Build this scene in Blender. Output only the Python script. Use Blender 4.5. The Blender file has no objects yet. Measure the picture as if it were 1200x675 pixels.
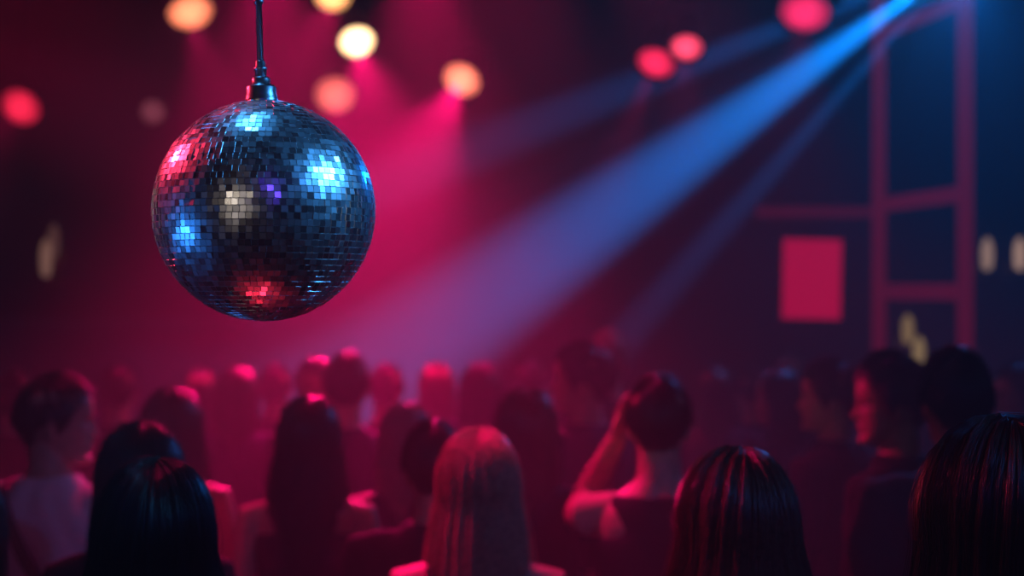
import bpy, bmesh, math, random
import numpy as np
from mathutils import Matrix, Vector, Euler

random.seed(7)
RNG = np.random.default_rng(7)
SC = bpy.context.scene
COL = SC.collection
R = math.radians
FPX, CX, CY, CAMZ = 1800.0, 600.0, 337.5, 1.95     # photograph of 1200x675, 54 mm lens

def at(px, py, d):
    """the point of the room seen at pixel (px, py) at distance d along the view"""
    return Vector(((px - CX) / FPX * d, d, CAMZ - (py - CY) / FPX * d))

# ------------------------------------------------------------------ materials
def new_mat(name):
    m = bpy.data.materials.new(name)
    m.use_nodes = True
    nt = m.node_tree
    return m, nt, nt.nodes['Principled BSDF']

def surf(name, col, rough=0.6, metal=0.0, noise=0.15, scale=30.0, bump=0.0, spec=0.5, sheen=0.0, coord='Object', detail=4):
    m, nt, b = new_mat(name)
    tc = nt.nodes.new('ShaderNodeTexCoord')
    n = nt.nodes.new('ShaderNodeTexNoise'); n.inputs['Scale'].default_value = scale; n.inputs['Detail'].default_value = detail
    nt.links.new(tc.outputs[coord], n.inputs['Vector'])
    r = nt.nodes.new('ShaderNodeValToRGB')
    lo = [c * (1 - noise) for c in col]; hi = [min(1, c * (1 + noise)) for c in col]
    r.color_ramp.elements[0].color = (*lo, 1); r.color_ramp.elements[1].color = (*hi, 1)
    r.color_ramp.elements[0].position = 0.3; r.color_ramp.elements[1].position = 0.7
    nt.links.new(n.outputs['Fac'], r.inputs['Fac'])
    nt.links.new(r.outputs['Color'], b.inputs['Base Color'])
    b.inputs['Roughness'].default_value = rough
    b.inputs['Metallic'].default_value = metal
    b.inputs['Specular IOR Level'].default_value = spec
    if sheen:
        b.inputs['Sheen Weight'].default_value = sheen
    if bump:
        bp = nt.nodes.new('ShaderNodeBump'); bp.inputs['Strength'].default_value = bump; bp.inputs['Distance'].default_value = 0.01
        nt.links.new(n.outputs['Fac'], bp.inputs['Height']); nt.links.new(bp.outputs['Normal'], b.inputs['Normal'])
    return m

def glow(name, col, strength, mottled=0.0, scale=40.0):
    m, nt, b = new_mat(name)
    b.inputs['Base Color'].default_value = (0.02, 0.02, 0.02, 1)
    b.inputs['Emission Color'].default_value = (*col, 1)
    b.inputs['Emission Strength'].default_value = strength
    if mottled:
        tc = nt.nodes.new('ShaderNodeTexCoord')
        v = nt.nodes.new('ShaderNodeTexVoronoi'); v.inputs['Scale'].default_value = scale
        nt.links.new(tc.outputs['Object'], v.inputs['Vector'])
        mr = nt.nodes.new('ShaderNodeMapRange')
        mr.inputs['From Min'].default_value = 0.0; mr.inputs['From Max'].default_value = 0.7
        mr.inputs['To Min'].default_value = strength; mr.inputs['To Max'].default_value = strength * (1 - mottled)
        nt.links.new(v.outputs['Distance'], mr.inputs['Value'])
        nt.links.new(mr.outputs['Result'], b.inputs['Emission Strength'])
    return m

M = {}
M['floor'] = surf('dance_floor', (0.02, 0.018, 0.02), 0.35, scale=6)
M['wall'] = surf('dark_painted_wall', (0.022, 0.012, 0.016), 0.8, scale=5, bump=0.15)
M['ceiling'] = surf('black_ceiling', (0.012, 0.010, 0.012), 0.9, scale=4)
M['trim'] = surf('dark_ledge_paint', (0.05, 0.03, 0.035), 0.6, scale=8)
M['black_metal'] = surf('black_powder_coat', (0.015, 0.015, 0.017), 0.45, 0.3, scale=60)
M['steel'] = surf('brushed_steel', (0.30, 0.32, 0.36), 0.32, 1.0, noise=0.25, scale=25)
M['brass'] = surf('aged_brass', (0.20, 0.13, 0.06), 0.4, 1.0, scale=30)
M['grout'] = surf('mirror_ball_grout', (0.16, 0.18, 0.22), 0.5, 0.85, noise=0.4, scale=220)
M['eye'] = surf('eye_white', (0.5, 0.48, 0.46), 0.2, scale=20)
M['iris'] = surf('dark_iris', (0.02, 0.012, 0.008), 0.15, scale=90)
M['brow'] = surf('eyebrow_hair', (0.012, 0.008, 0.007), 0.7, scale=200)

def skin(name, col):
    m = surf(name, col, 0.48, noise=0.12, scale=45, bump=0.05, spec=0.4)
    b = m.node_tree.nodes['Principled BSDF']
    b.inputs['Subsurface Weight'].default_value = 0.0
    return m
SKIN = [skin('light_skin', (0.42, 0.26, 0.20)), skin('tan_skin', (0.33, 0.19, 0.13)), skin('brown_skin', (0.20, 0.105, 0.07))]

def hair_mat(name, col, rough=0.34, spec=0.6):
    m = surf(name, col, rough, noise=0.45, scale=90, spec=spec)
    return m
HAIR = {
    'black': hair_mat('black_hair', (0.010, 0.009, 0.011)),
    'dark': hair_mat('dark_brown_hair', (0.018, 0.011, 0.009)),
    'brown': hair_mat('brown_hair', (0.09, 0.045, 0.028), 0.32, 0.7),
    'blonde': hair_mat('blonde_hair', (0.42, 0.29, 0.20), 0.38, 0.5),
    'ash': hair_mat('light_ash_hair', (0.26, 0.19, 0.16), 0.4, 0.5),
}
CLOTH = {
    'black': surf('black_cotton', (0.012, 0.011, 0.014), 0.85, noise=0.3, scale=120, bump=0.1, spec=0.2),
    'charcoal': surf('charcoal_cotton', (0.028, 0.026, 0.032), 0.85, noise=0.25, scale=120, bump=0.1, spec=0.2),
    'navy': surf('navy_cotton', (0.015, 0.018, 0.045), 0.85, noise=0.25, scale=120, bump=0.1, spec=0.2),
    'plum': surf('plum_cotton', (0.055, 0.014, 0.030), 0.85, noise=0.25, scale=120, bump=0.1, spec=0.2),
    'white': surf('white_cotton', (0.62, 0.58, 0.60), 0.85, noise=0.08, scale=120, bump=0.1, spec=0.2),
    'blue': surf('light_blue_cotton', (0.12, 0.30, 0.60), 0.85, noise=0.1, scale=120, bump=0.1, spec=0.2),
    'denim': surf('dark_denim', (0.018, 0.022, 0.040), 0.9, noise=0.3, scale=200, bump=0.1, spec=0.2),
    'leather': surf('black_leather', (0.010, 0.010, 0.010), 0.45, noise=0.2, scale=80, bump=0.1),
}

# ------------------------------------------------------------------ mesh helpers
class MB:
    """collects closed shapes; build() links them as ONE mesh object"""
    def __init__(self):
        self.v, self.f, self.mi, self.n = [], [], [], 0
    def add(self, verts, faces, mi=0):
        verts = np.asarray(verts, dtype=float)
        self.v.append(verts)
        self.f.extend([tuple(i + self.n for i in f) for f in faces])
        self.mi.extend([mi] * len(faces))
        self.n += len(verts)
    def rings(self, rings, close=True, mi=0):
        """rings: list of (k,3) arrays, capped by fans"""
        k = len(rings[0]); m = len(rings)
        v = np.concatenate(rings + [rings[0].mean(0)[None], rings[-1].mean(0)[None]])
        f = []
        for i in range(m - 1):
            for j in range(k):
                j2 = (j + 1) % k
                f.append((i * k + j, i * k + j2, (i + 1) * k + j2, (i + 1) * k + j))
        if close:
            a, b = m * k, m * k + 1
            for j in range(k):
                j2 = (j + 1) % k
                f.append((a, j2, j)); f.append((b, (m - 1) * k + j, (m - 1) * k + j2))
        self.add(v, f, mi)
    def tube(self, pts, rad, seg=14, round_ends=True, mi=0):
        pts = [Vector(p) for p in pts]; rad = list(rad)
        if round_ends:
            d0 = (pts[0] - pts[1]).normalized(); d1 = (pts[-1] - pts[-2]).normalized()
            pa = [pts[0] + d0 * rad[0] * 0.92, pts[0] + d0 * rad[0] * 0.6]; ra = [rad[0] * 0.38, rad[0] * 0.8]
            pb = [pts[-1] + d1 * rad[-1] * 0.6, pts[-1] + d1 * rad[-1] * 0.92]; rb = [rad[-1] * 0.8, rad[-1] * 0.38]
            pts = pa + pts + pb; rad = ra + rad + rb
        rings = []; nrm = None
        for i, p in enumerate(pts):
            t = (pts[min(i + 1, len(pts) - 1)] - pts[max(i - 1, 0)]).normalized()
            if nrm is None:
                ref = Vector((0, 0, 1)) if abs(t.z) < 0.8 else Vector((1, 0, 0))
                nrm = t.cross(ref).normalized()
            nrm = (nrm - t * nrm.dot(t)).normalized()
            b = t.cross(nrm)
            rings.append(np.array([p + (nrm * math.cos(a) + b * math.sin(a)) * rad[i] for a in np.linspace(0, 2 * math.pi, seg, endpoint=False)]))
        self.rings(rings, mi=mi)
    def ellip(self, c, r, rot=None, seg=20, mi=0):
        rings = []
        for th in np.linspace(0.06, math.pi - 0.06, seg // 2 + 1):
            a = np.linspace(0, 2 * math.pi, seg, endpoint=False)
            p = np.stack([r[0] * math.sin(th) * np.cos(a), r[1] * math.sin(th) * np.sin(a), np.full(seg, -r[2] * math.cos(th))], 1)
            if rot is not None:
                p = p @ np.array(rot.to_3x3()).T
            rings.append(p + np.array(c))
        self.rings(rings, mi=mi)
    def box(self, c, s, rot=None, mi=0):
        x, y, z = [q / 2 for q in s]
        p = np.array([(sx * x, sy * y, sz * z) for sz in (-1, 1) for sy in (-1, 1) for sx in (-1, 1)], float)
        if rot is not None:
            p = p @ np.array(rot.to_3x3()).T
        self.add(p + np.array(c), [(0, 2, 3, 1), (4, 5, 7, 6), (0, 1, 5, 4), (2, 6, 7, 3), (0, 4, 6, 2), (1, 3, 7, 5)], mi)
    def lathe(self, prof, seg=32, mi=0, mat=None):
        """prof: (r, z) pairs round the z axis"""
        a = np.linspace(0, 2 * math.pi, seg, endpoint=False)
        rings = []
        for r, z in prof:
            p = np.stack([r * np.cos(a), r * np.sin(a), np.full(seg, z)], 1)
            if mat is not None:
                p = p @ np.array(mat.to_3x3()).T + np.array(mat.translation)
            rings.append(p)
        self.rings(rings, mi=mi)
    def mesh(self, name):
        me = bpy.data.meshes.new(name)
        me.from_pydata(np.concatenate(self.v).tolist(), [], self.f)
        me.polygons.foreach_set('material_index', self.mi)
        bm = bmesh.new(); bm.from_mesh(me); bmesh.ops.recalc_face_normals(bm, faces=bm.faces); bm.to_mesh(me); bm.free()
        return me
    def build(self, name, mats, parent=None, smooth=True, bevel=0):
        me = self.mesh(name)
        return link(name, me, mats, parent, smooth, bevel)

def link(name, me, mats, parent=None, smooth=True, bevel=0):
    o = bpy.data.objects.new(name, me)
    COL.objects.link(o)
    for m in (mats if isinstance(mats, (list, tuple)) else [mats]):
        me.materials.append(m)
    me.polygons.foreach_set('use_smooth', [bool(smooth)] * len(me.polygons))
    if bevel:
        b = o.modifiers.new('bevel', 'BEVEL'); b.width = bevel; b.segments = 2
    if parent is not None:
        o.parent = parent
    return o

def fast_mesh(name, verts, quads):
    me = bpy.data.meshes.new(name)
    nv, nf = len(verts), len(quads)
    me.vertices.add(nv); me.vertices.foreach_set('co', np.ascontiguousarray(verts, dtype=np.float32).ravel())
    me.loops.add(nf * 4); me.loops.foreach_set('vertex_index', np.ascontiguousarray(quads, dtype=np.int32).ravel())
    me.polygons.add(nf); me.polygons.foreach_set('loop_start', np.arange(0, nf * 4, 4, dtype=np.int32))
    me.update(calc_edges=True); me.validate()
    return me

def remeshed(mb, name, voxel, smooth=4, factor=0.5, wrinkle=0.0, seed=0):
    """union of the collected shapes as one continuous skin"""
    me = mb.mesh(name + '_raw')
    o = bpy.data.objects.new(name + '_raw', me); COL.objects.link(o)
    r = o.modifiers.new('r', 'REMESH'); r.mode = 'VOXEL'; r.voxel_size = voxel
    s = o.modifiers.new('s', 'SMOOTH'); s.iterations = smooth; s.factor = factor
    dg = bpy.context.evaluated_depsgraph_get(); dg.update()
    out = bpy.data.meshes.new_from_object(o.evaluated_get(dg))
    bpy.data.objects.remove(o); bpy.data.meshes.remove(me)
    out.name = name
    if wrinkle:
        n = len(out.vertices)
        co = np.empty(n * 3, np.float32); out.vertices.foreach_get('co', co); co = co.reshape(-1, 3)
        no = np.empty(n * 3, np.float32); out.vertices.foreach_get('normal', no); no = no.reshape(-1, 3)
        x, y, z = co.T
        a = seed * 1.7
        w = np.sin(x * 22 + z * 13 + a + 1.5 * np.sin(z * 17 + a)) * np.sin(z * 26 - x * 15 + 2 * np.sin(x * 19 + y * 10 + a)) + 0.5 * np.sin(z * 55 + x * 40 + 3 * np.sin(x * 21 + a))
        co += no * (w * wrinkle)[:, None]
        out.vertices.foreach_set('co', co.ravel()); out.update()
    return out

def tag(o, label=None, cat=None, group=None, kind=None):
    if label: o['label'] = label
    if cat: o['category'] = cat
    if group: o['group'] = group
    if kind: o['kind'] = kind
    return o

def empty(name, loc, rot=None):
    o = bpy.data.objects.new(name, None); COL.objects.link(o)
    o.empty_display_size = 0.1
    o.location = loc
    if rot is not None: o.rotation_euler = rot
    return o

def struct(name, c, s, mat):
    mb = MB(); mb.box(c, s)
    return tag(mb.build(name, mat, smooth=False), kind='structure')

# ------------------------------------------------------------------ the room
CEIL = 3.9
struct('floor', (0, 4, -0.05), (9, 13.4, 0.1), M['floor'])
struct('ceiling', (0, 4, CEIL + 0.05), (9, 13.4, 0.1), M['ceiling'])
struct('wall_back', (0, 10.15, CEIL / 2), (9, 0.1, CEIL), M['wall'])
struct('wall_left', (-4.45, 4, CEIL / 2), (0.1, 13.4, CEIL), M['wall'])
struct('wall_right', (4.45, 4, CEIL / 2), (0.1, 13.4, CEIL), M['wall'])
struct('wall_front', (0, -2.65, CEIL / 2), (9, 0.1, CEIL), M['wall'])
struct('trim_1', (-2.95, 10.02, 1.72), (2.6, 0.16, 0.07), M['trim'])

# ------------------------------------------------------------------ mirror ball
def mirror_ball():
    d = 2.08
    c = at(310, 247, d); rad = 0.1495
    root = empty('mirror_ball', c)
    tag(root, 'large round mirror ball of small silvery tiles hanging on a thin metal rod', 'mirror ball')
    tilt = Matrix.Rotation(R(-1.6), 4, 'Y')
    # core with the grout lines between the mirrors
    mb = MB(); mb.ellip((0, 0, 0), (rad - 0.0022,) * 3, seg=64)
    core = mb.build('ball_core', M['grout'], root)
    # mirrors: bevelled little tiles in rows
    rows = 54
    V, F, C = [], [], []
    n = 0
    def patch(lon, lat):   # slow drifts in how the tiles were glued
        return (math.sin(lon * 3 + 2.1 * lat) * math.cos(lat * 5 + lon), math.sin(lon * 2 - 4 * lat + 1) * math.cos(3 * lon))
    for i in range(rows):
        lat = -math.pi / 2 + math.pi * (i + 0.5) / rows
        h = math.pi * rad / rows
        cols = max(5, round(2 * math.pi * rad * math.cos(lat) / h))
        w = 2 * math.pi * rad * math.cos(lat) / cols
        off = RNG.uniform(0, 1)
        for j in range(cols):
            lon = 2 * math.pi * (j + off) / cols
            nrm = Vector((math.cos(lat) * math.cos(lon), math.cos(lat) * math.sin(lon), math.sin(lat)))
            e1 = Vector((-math.sin(lon), math.cos(lon), 0)); e2 = nrm.cross(e1)
            p1, p2 = patch(lon, lat)
            t1 = R(1.6) * RNG.normal() + R(2.0) * p1; t2 = R(1.9) * RNG.normal() + R(1.5) * p2
            if RNG.random() < 0.05:
                t1 += R(5) * RNG.normal(); t2 += R(5) * RNG.normal()
            e2n = e2 + nrm * t2; e1n = e1 + nrm * t1
            cen = nrm * (rad + RNG.uniform(-0.0004, 0.0003))
            gw, gh = w / 2 - 0.00012, h / 2 - 0.00020
            bv = 0.00028
            for (a, b, z) in ((gw, gh, -0.0032), (gw, gh, -0.0006), (gw - bv, gh - bv, 0.0)):
                for sx, sy in ((-1, -1), (1, -1), (1, 1), (-1, 1)):
                    V.append(cen + e1n * (sx * a) + e2n * (sy * b) + nrm * z)
            for l in (0, 4):
                for k in range(4):
                    F.append((n + l + k, n + l + (k + 1) % 4, n + l + 4 + (k + 1) % 4, n + l + 4 + k)); C.append(0)
            F.append((n + 8, n + 9, n + 10, n + 11)); C.append(RNG.uniform(0.05, 1))
            n += 12
    me = fast_mesh('mirror_tiles', np.array(V), np.array(F))
    at_ = me.attributes.new('tile', 'FLOAT', 'FACE'); at_.data.foreach_set('value', np.array(C, dtype=np.float32))
    m, nt, b = new_mat('mirror_tile_glass')
    a = nt.nodes.new('ShaderNodeAttribute'); a.attribute_name = 'tile'
    rr = nt.nodes.new('ShaderNodeMapRange'); rr.inputs['To Min'].default_value = 0.40; rr.inputs['To Max'].default_value = 0.20
    cr = nt.nodes.new('ShaderNodeValToRGB')
    cr.color_ramp.elements[0].color = (0.55, 0.58, 0.66, 1); cr.color_ramp.elements[0].position = 0.04
    cr.color_ramp.elements[1].color = (0.86, 0.90, 0.95, 1)
    e = cr.color_ramp.elements.new(0.0); e.color = (0.55, 0.58, 0.62, 1)
    nt.links.new(a.outputs['Fac'], rr.inputs['Value']); nt.links.new(rr.outputs['Result'], b.inputs['Roughness'])
    nt.links.new(a.outputs['Fac'], cr.inputs['Fac']); nt.links.new(cr.outputs['Color'], b.inputs['Base Color'])
    b.inputs['Metallic'].default_value = 1.0
    tiles = link('mirror_tiles', me, m, root, smooth=False)
    # stepped cap, collar and rod
    mb = MB()
    mb.lathe([(0.0225, 0.139), (0.0225, 0.1515), (0.0215, 0.153), (0.0215, 0.156), (0.0205, 0.158), (0.0205, 0.1665), (0.0185, 0.169), (0.0125, 0.171), (0.0125, 0.178), (0.0105, 0.181)], 40, mat=tilt)
    cap = mb.build('hanging_cap', M['steel'], root)
    mb = MB()
    mb.lathe([(0.0075, 0.178), (0.0078, 0.190), (0.0085, 0.1905), (0.0085, 0.194), (0.0068, 0.195), (0.0068, 0.202), (0.0046, 0.204)], 28, mat=tilt)
    mb.build('collar', M['steel'], root)
    mb = MB()
    top = CEIL - c.z
    dx = math.tan(R(-1.6))
    pts = [(dx * 0.2, 0, 0.2), (dx * 0.279, 0, 0.279), (dx * 0.28, 0, 0.28), (dx * 0.287, 0, 0.287), (dx * 0.288, 0, 0.288), (dx * top, 0, top)]
    mb.tube(pts, [0.0043, 0.0043, 0.0060, 0.0060, 0.0043, 0.0043], 18, round_ends=False)
    mb.build('rod', M['steel'], root)
    mb = MB(); mb.lathe([(0.05, top - 0.03), (0.05, top - 0.001)], 32, mat=Matrix.Translation((dx * top, 0, 0)))
    mb.build('ceiling_plate', M['black_metal'], root)
    return root
mirror_ball()

# ------------------------------------------------------------------ stage lamps
def lamp_meshes(size):
    """par can looking along local -Z, pivot at the origin"""
    r = size / 2
    h = MB()
    h.lathe([(r * 0.55, 0.20), (r * 0.75, 0.19), (r * 0.95, 0.12), (r * 1.1, 0.06), (r * 1.12, -0.055), (r * 1.18, -0.06), (r * 1.18, -0.075),
             (r * 1.04, -0.075), (r * 1.02, -0.045), (r * 0.2, -0.044)], 32)
    l = MB()
    l.lathe([(r * 1.01, -0.046), (r * 0.98, -0.053), (r * 0.7, -0.060), (r * 0.35, -0.064), (r * 0.05, -0.065)], 32)
    return h, l

def stage_lamp(px, py, d, size, lens_mat, label, target, light=None, off=None):
    p = at(px, py, d) if off is None else Vector(off)
    root = empty('spotlight', p)
    tag(root, label, 'stage light', 'stage lamps hanging from the ceiling')
    q = (Vector(target) - p).to_track_quat('-Z', 'Y')
    rm = q.to_matrix().to_4x4()
    h, l = lamp_meshes(size)
    ho = h.build('housing', M['black_metal'], root); ho.rotation_euler = q.to_euler()
    lo = l.build('lens', lens_mat, root); lo.rotation_euler = q.to_euler()
    # yoke round the pivot, and a drop pipe to the ceiling
    rr = size / 2 * 1.12 + 0.016
    side = (rm @ Vector((1, 0, 0))); side.z = 0; side.normalize()
    y = MB()
    pts = [side * rr, side * rr + Vector((0, 0, 0.09 + size * .5)), side * (rr * 0.6) + Vector((0, 0, 0.115 + size * .5)), side * (-rr * 0.6) + Vector((0, 0, 0.115 + size * .5)), -side * rr + Vector((0, 0, 0.09 + size * .5)), -side * rr]
    y.tube(pts, [0.009] * 6, 10)
    for s in (-1, 1):
        y.tube([side * s * (rr - 0.012), side * s * (rr + 0.02)], [0.014, 0.014], 12)
    y.build('yoke', M['black_metal'], root)
    top = CEIL - p.z
    if top > 0.2 + size * .5:
        dp = MB(); dp.tube([(0, 0, 0.112 + size * .5), (0, 0, top)], [0.012, 0.012], 12, round_ends=False)
        dp.lathe([(0.05, top - 0.02), (0.05, top - 0.001)], 24)
        dp.build('drop_pipe', M['black_metal'], root)
    if light:
        col, energy, angle, blend = light
        ld = bpy.data.lights.new('bulb', 'SPOT')
        ld.color = col; ld.energy = energy; ld.spot_size = R(angle); ld.spot_blend = blend; ld.shadow_soft_size = 0.02
        lb = bpy.data.objects.new('bulb', ld); COL.objects.link(lb)
        lb.parent = root
        lb.location = q @ Vector((0, 0, -0.074)); lb.rotation_euler = q.to_euler()
    return root

RED = (1.0, 0.002, 0.15)
def lens(name, col, s, mott=0.35, size=0.2):
    m = glow('lens_' + name, col, s, mott, 45)
    nt = m.node_tree; b = nt.nodes['Principled BSDF']
    src = b.inputs['Emission Strength'].links[0].from_socket
    tc = nt.nodes.new('ShaderNodeTexCoord'); mp = nt.nodes.new('ShaderNodeVectorMath'); mp.operation = 'MULTIPLY'; mp.inputs[1].default_value = (2 / size, 2 / size, 0)
    ln = nt.nodes.new('ShaderNodeVectorMath'); ln.operation = 'LENGTH'
    nt.links.new(tc.outputs['Object'], mp.inputs[0]); nt.links.new(mp.outputs[0], ln.inputs[0])
    mr = nt.nodes.new('ShaderNodeMapRange'); mr.interpolation_type = 'SMOOTHSTEP'
    mr.inputs['From Min'].default_value = 0.25; mr.inputs['From Max'].default_value = 1.0; mr.inputs['To Min'].default_value = 1.25; mr.inputs['To Max'].default_value = 0.45
    nt.links.new(ln.outputs['Value'], mr.inputs['Value'])
    mu = nt.nodes.new('ShaderNodeMath'); mu.operation = 'MULTIPLY'
    nt.links.new(src, mu.inputs[0]); nt.links.new(mr.outputs['Result'], mu.inputs[1]); nt.links.new(mu.outputs[0], b.inputs['Emission Strength'])
    return m

K = 1.0
E_RED = 3600 * K
lamp_list = [
    # px, py, d, lens diameter, lens colour, strength, label, target, spot energy, angle
    (28, 121, 8.5, 0.215, (1.0, 0.020, 0.07), 1.7, 'round deep red stage lamp at the far left edge, above the man in white', (-2.8, 5.6, 1.4), 0.010, 40),
    (221, 6, 7.5, 0.215, (1.0, 0.24, 0.11), 3.6, 'big orange stage lamp above and left of the mirror ball', (-1.0, 6.2, 1.9), 0.050, 36),
    (391, -12, 7.1, 0.17, (1.0, 0.42, 0.14), 4.2, 'orange stage lamp cut by the top edge, right of the ball rod', (-0.9, 5.4, 2.1), 0.070, 38),
    (417, 43, 7.6, 0.17, (1.0, 0.62, 0.30), 9.0, 'brightest stage lamp, white-hot centre, right of the ball rod', (-0.40, 5.9, 2.0), 0.27, 36),
    (393, 107, 8.8, 0.23, (1.0, 0.17, 0.13), 2.2, 'dull orange stage lamp just above the right shoulder of the ball', (-0.8, 6.2, 1.6), 0.05, 40),
    (544, 88, 8.0, 0.195, (1.0, 0.22, 0.12), 3.8, 'orange-pink stage lamp right of the ball, near the picture middle', (-0.7, 6.3, 1.9), 0.36, 38),
    (772, 65, 7.3, 0.183, (1.0, 0.02, 0.09), 2.0, 'crimson stage lamp, lower left one of a touching pair', (0.1, 6.0, 1.7), 0.035, 20),
    (805, 47, 6.9, 0.145, (1.0, 0.06, 0.13), 2.6, 'pinkish red stage lamp, upper right one of a touching pair', (0.5, 5.2, 1.5), 0.008, 36),
    (944, 6, 7.4, 0.235, (1.0, 0.02, 0.12), 1.8, 'pink-red stage lamp at the top, left of the blue beam', (0.8, 5.4, 1.2), 0.008, 36),
]
for (px, py, d, sz, col, s, lab, tgt, e, ang) in lamp_list:
    stage_lamp(px, py, d, sz, lens('red', col, s, 0.5, sz), lab, tgt, (RED, E_RED * e, ang, 1.0))
stage_lamp(180, 129, 9.0, 0.14, lens('dim', (0.30, 0.07, 0.10), 0.55), 'very dim mauve stage lamp left of the mirror ball', (-1.0, 2.0, 0.8))

# blue multi-beam fixtures at the upper right
BLUE = (0.002, 0.22, 1.0)
def beam(lamp, p, tgt, energy, angle, blend, col=BLUE):
    q = (tgt - p).to_track_quat('-Z', 'Y')
    ld = bpy.data.lights.new('beam_bulb', 'SPOT'); ld.color = col; ld.energy = energy; ld.spot_size = R(angle); ld.spot_blend = blend; ld.shadow_soft_size = 0.015
    o = bpy.data.objects.new('beam_bulb', ld); COL.objects.link(o); o.parent = lamp
    o.location = q @ Vector((0, 0, -0.10)); o.rotation_euler = q.to_euler()
EB = 27000 * K
bp = at(1122, -44, 7.0)
bl = stage_lamp(0, 0, 0, 0.20, lens('blue', (0.10, 0.55, 1.0), 14, 0.1), 'blue beam lamp just above the top right, throwing the broad rays', at(650, 350, 6.2), None, off=bp)
beam(bl, bp, at(716, 244, 7.7), EB * 1.0, 15.5, 1.0)
beam(bl, bp, at(740, 258, 7.4), EB * 0.22, 7, 0.8)
beam(bl, bp, at(790, 330, 7.2), EB * 0.22, 6.5, 0.9)
beam(bl, bp, at(660, 190, 8.4), EB * 0.08, 12, 1.0)
beam(bl, bp, at(1170, 120, 6.0), EB * 0.005, 120, 1.0)  # wide faint wash added to tint the haze at top right blue
bq = at(1172, -66, 7.3)
bk = stage_lamp(0, 0, 0, 0.18, lens('blue', (0.10, 0.55, 1.0), 14, 0.1), 'second blue beam lamp above the top right, throwing the faint upper ray', at(520, 180, 6.8), None, off=bq)
beam(bk, bq, at(500, 196, 9.4), EB * 0.55, 7.5, 1.0)

# unseen lamps: some inferred from glints, others added to light ball, crowd and haze
BC = (-0.335, 2.08, 2.055)
def unseen_lamp(off, tgt, name, col, s, label, light, size=0.24):
    stage_lamp(0, 0, 0, size, lens('unseen_' + name, col, s, 0.1), label, tgt, light, off=off)
ICE = (0.06, 0.40, 1.0)
unseen_lamp((2.25, 2.05, 3.45), BC, 'blue', (0.15, 0.6, 1.0), 8, 'blue stage lamp beyond the right edge, lighting the mirror ball', (ICE, 260, 13, 0.5))
unseen_lamp((2.35, 1.45, 3.40), BC, 'blue', (0.15, 0.6, 1.0), 8, 'added blue lamp beside the camera on the right, nearest the right wall', (ICE, 120, 13, 0.5))  # added next to the first, to spread the blue highlight over more tiles
unseen_lamp((2.0, 0.5, 3.35), (0.2, 2.9, 1.6), 'blue', (0.15, 0.6, 1.0), 6, 'added blue fill lamp beside the camera on the right, over the near heads', ((0.03, 0.22, 1.0), 60, 46, 1.0))  # added fill for the blue sheen on the near hair
unseen_lamp((-1.55, -1.6, 2.42), BC, 'warm', (1.0, 0.92, 0.80), 6, 'white stage lamp behind the camera on the left', ((1.0, 0.8, 0.6), 28, 8, 0.4), 0.20)
unseen_lamp((-3.5, 1.62, 1.25), BC, 'deep', (0.08, 0.4, 1.0), 5, 'added low blue lamp at the left wall', ((0.03, 0.26, 1.0), 110, 12, 0.5))  # no lamp known here; put in for the blue patch on the ball
unseen_lamp((-0.62, 2.30, 3.60), BC, 'blue', (0.15, 0.6, 1.0), 4, 'blue stage lamp on the ceiling above the mirror ball', (ICE, 26, 24, 0.8))
unseen_lamp((0.6, -1.7, 3.40), (0.0, 4.2, 1.2), 'violet', (0.25, 0.2, 1.0), 3, 'added violet fill lamp behind the camera, washing the crowd', ((0.12, 0.05, 1.0), 15, 60, 1.0))  # invented fill that tints the backs of the crowd violet
unseen_lamp((-1.25, 3.75, 3.66), (-0.08, 3.4, 1.5), 'red', (1.0, 0.03, 0.08), 3, 'added red rim light on the ceiling aimed at the blonde woman', (RED, 620, 15, 0.8))  # extra lamp that puts the red rim on the blonde hair
unseen_lamp((-1.15, 4.75, 3.66), (0.22, 4.05, 1.48), 'red', (1.0, 0.03, 0.08), 3, 'added red rim light on the ceiling aimed at the man in the tank top', (RED, 520, 15, 0.8))  # added to rim his left arm and shoulder in red
unseen_lamp((-1.0, 3.15, 3.66), (-0.56, 2.42, 1.66), 'red', (1.0, 0.03, 0.08), 3, 'added red lamp on the ceiling over the near black-haired person', (RED, 75, 9, 0.8))  # added for the red tint on top of this head
unseen_lamp((-2.4, 3.7, 3.5), (0.24, 2.55, 1.68), 'red', (1.0, 0.03, 0.08), 4, 'added red lamp on the left beyond the picture, over the near heads', (RED, 700, 11, 1.0))  # added for the red sheen on the near brown hair
unseen_lamp((-1.15, 7.3, 3.70), (-1.05, 6.9, 0), 'red', (1.0, 0.03, 0.08), 4, 'added red lamp on the ceiling above and behind the mirror ball', (RED, 560, 68, 1.0))  # added to make the haze glow brightest near the ceiling
unseen_lamp((-0.40, 7.0, 3.70), (-0.40, 6.6, 0), 'red', (1.0, 0.03, 0.08), 4, 'added red lamp on the ceiling right of the brightest lamp', (RED, 620, 66, 1.0))  # second added lamp for the red haze glow at the top
unseen_lamp((-3.9, 6.3, 3.45), (1.0, 4.6, 1.62), 'red', (1.0, 0.03, 0.08), 6, 'red stage lamp on the left beyond the picture, raking the crowd', (RED, 1100, 14, 1.0))
unseen_lamp((-0.9, 5.2, 3.68), (-0.75, 4.0, 1.5), 'red', (1.0, 0.03, 0.08), 3, 'added red lamp on the ceiling over the left of the crowd', (RED, 150, 36, 1.0))  # added overhead light for red hair tops on the left
unseen_lamp((-0.1, 4.9, 3.68), (0.05, 3.5, 1.5), 'red', (1.0, 0.03, 0.08), 3, 'added red lamp on the ceiling over the middle of the crowd', (RED, 420, 30, 1.0))  # same kind of added top light, middle of the crowd
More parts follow.
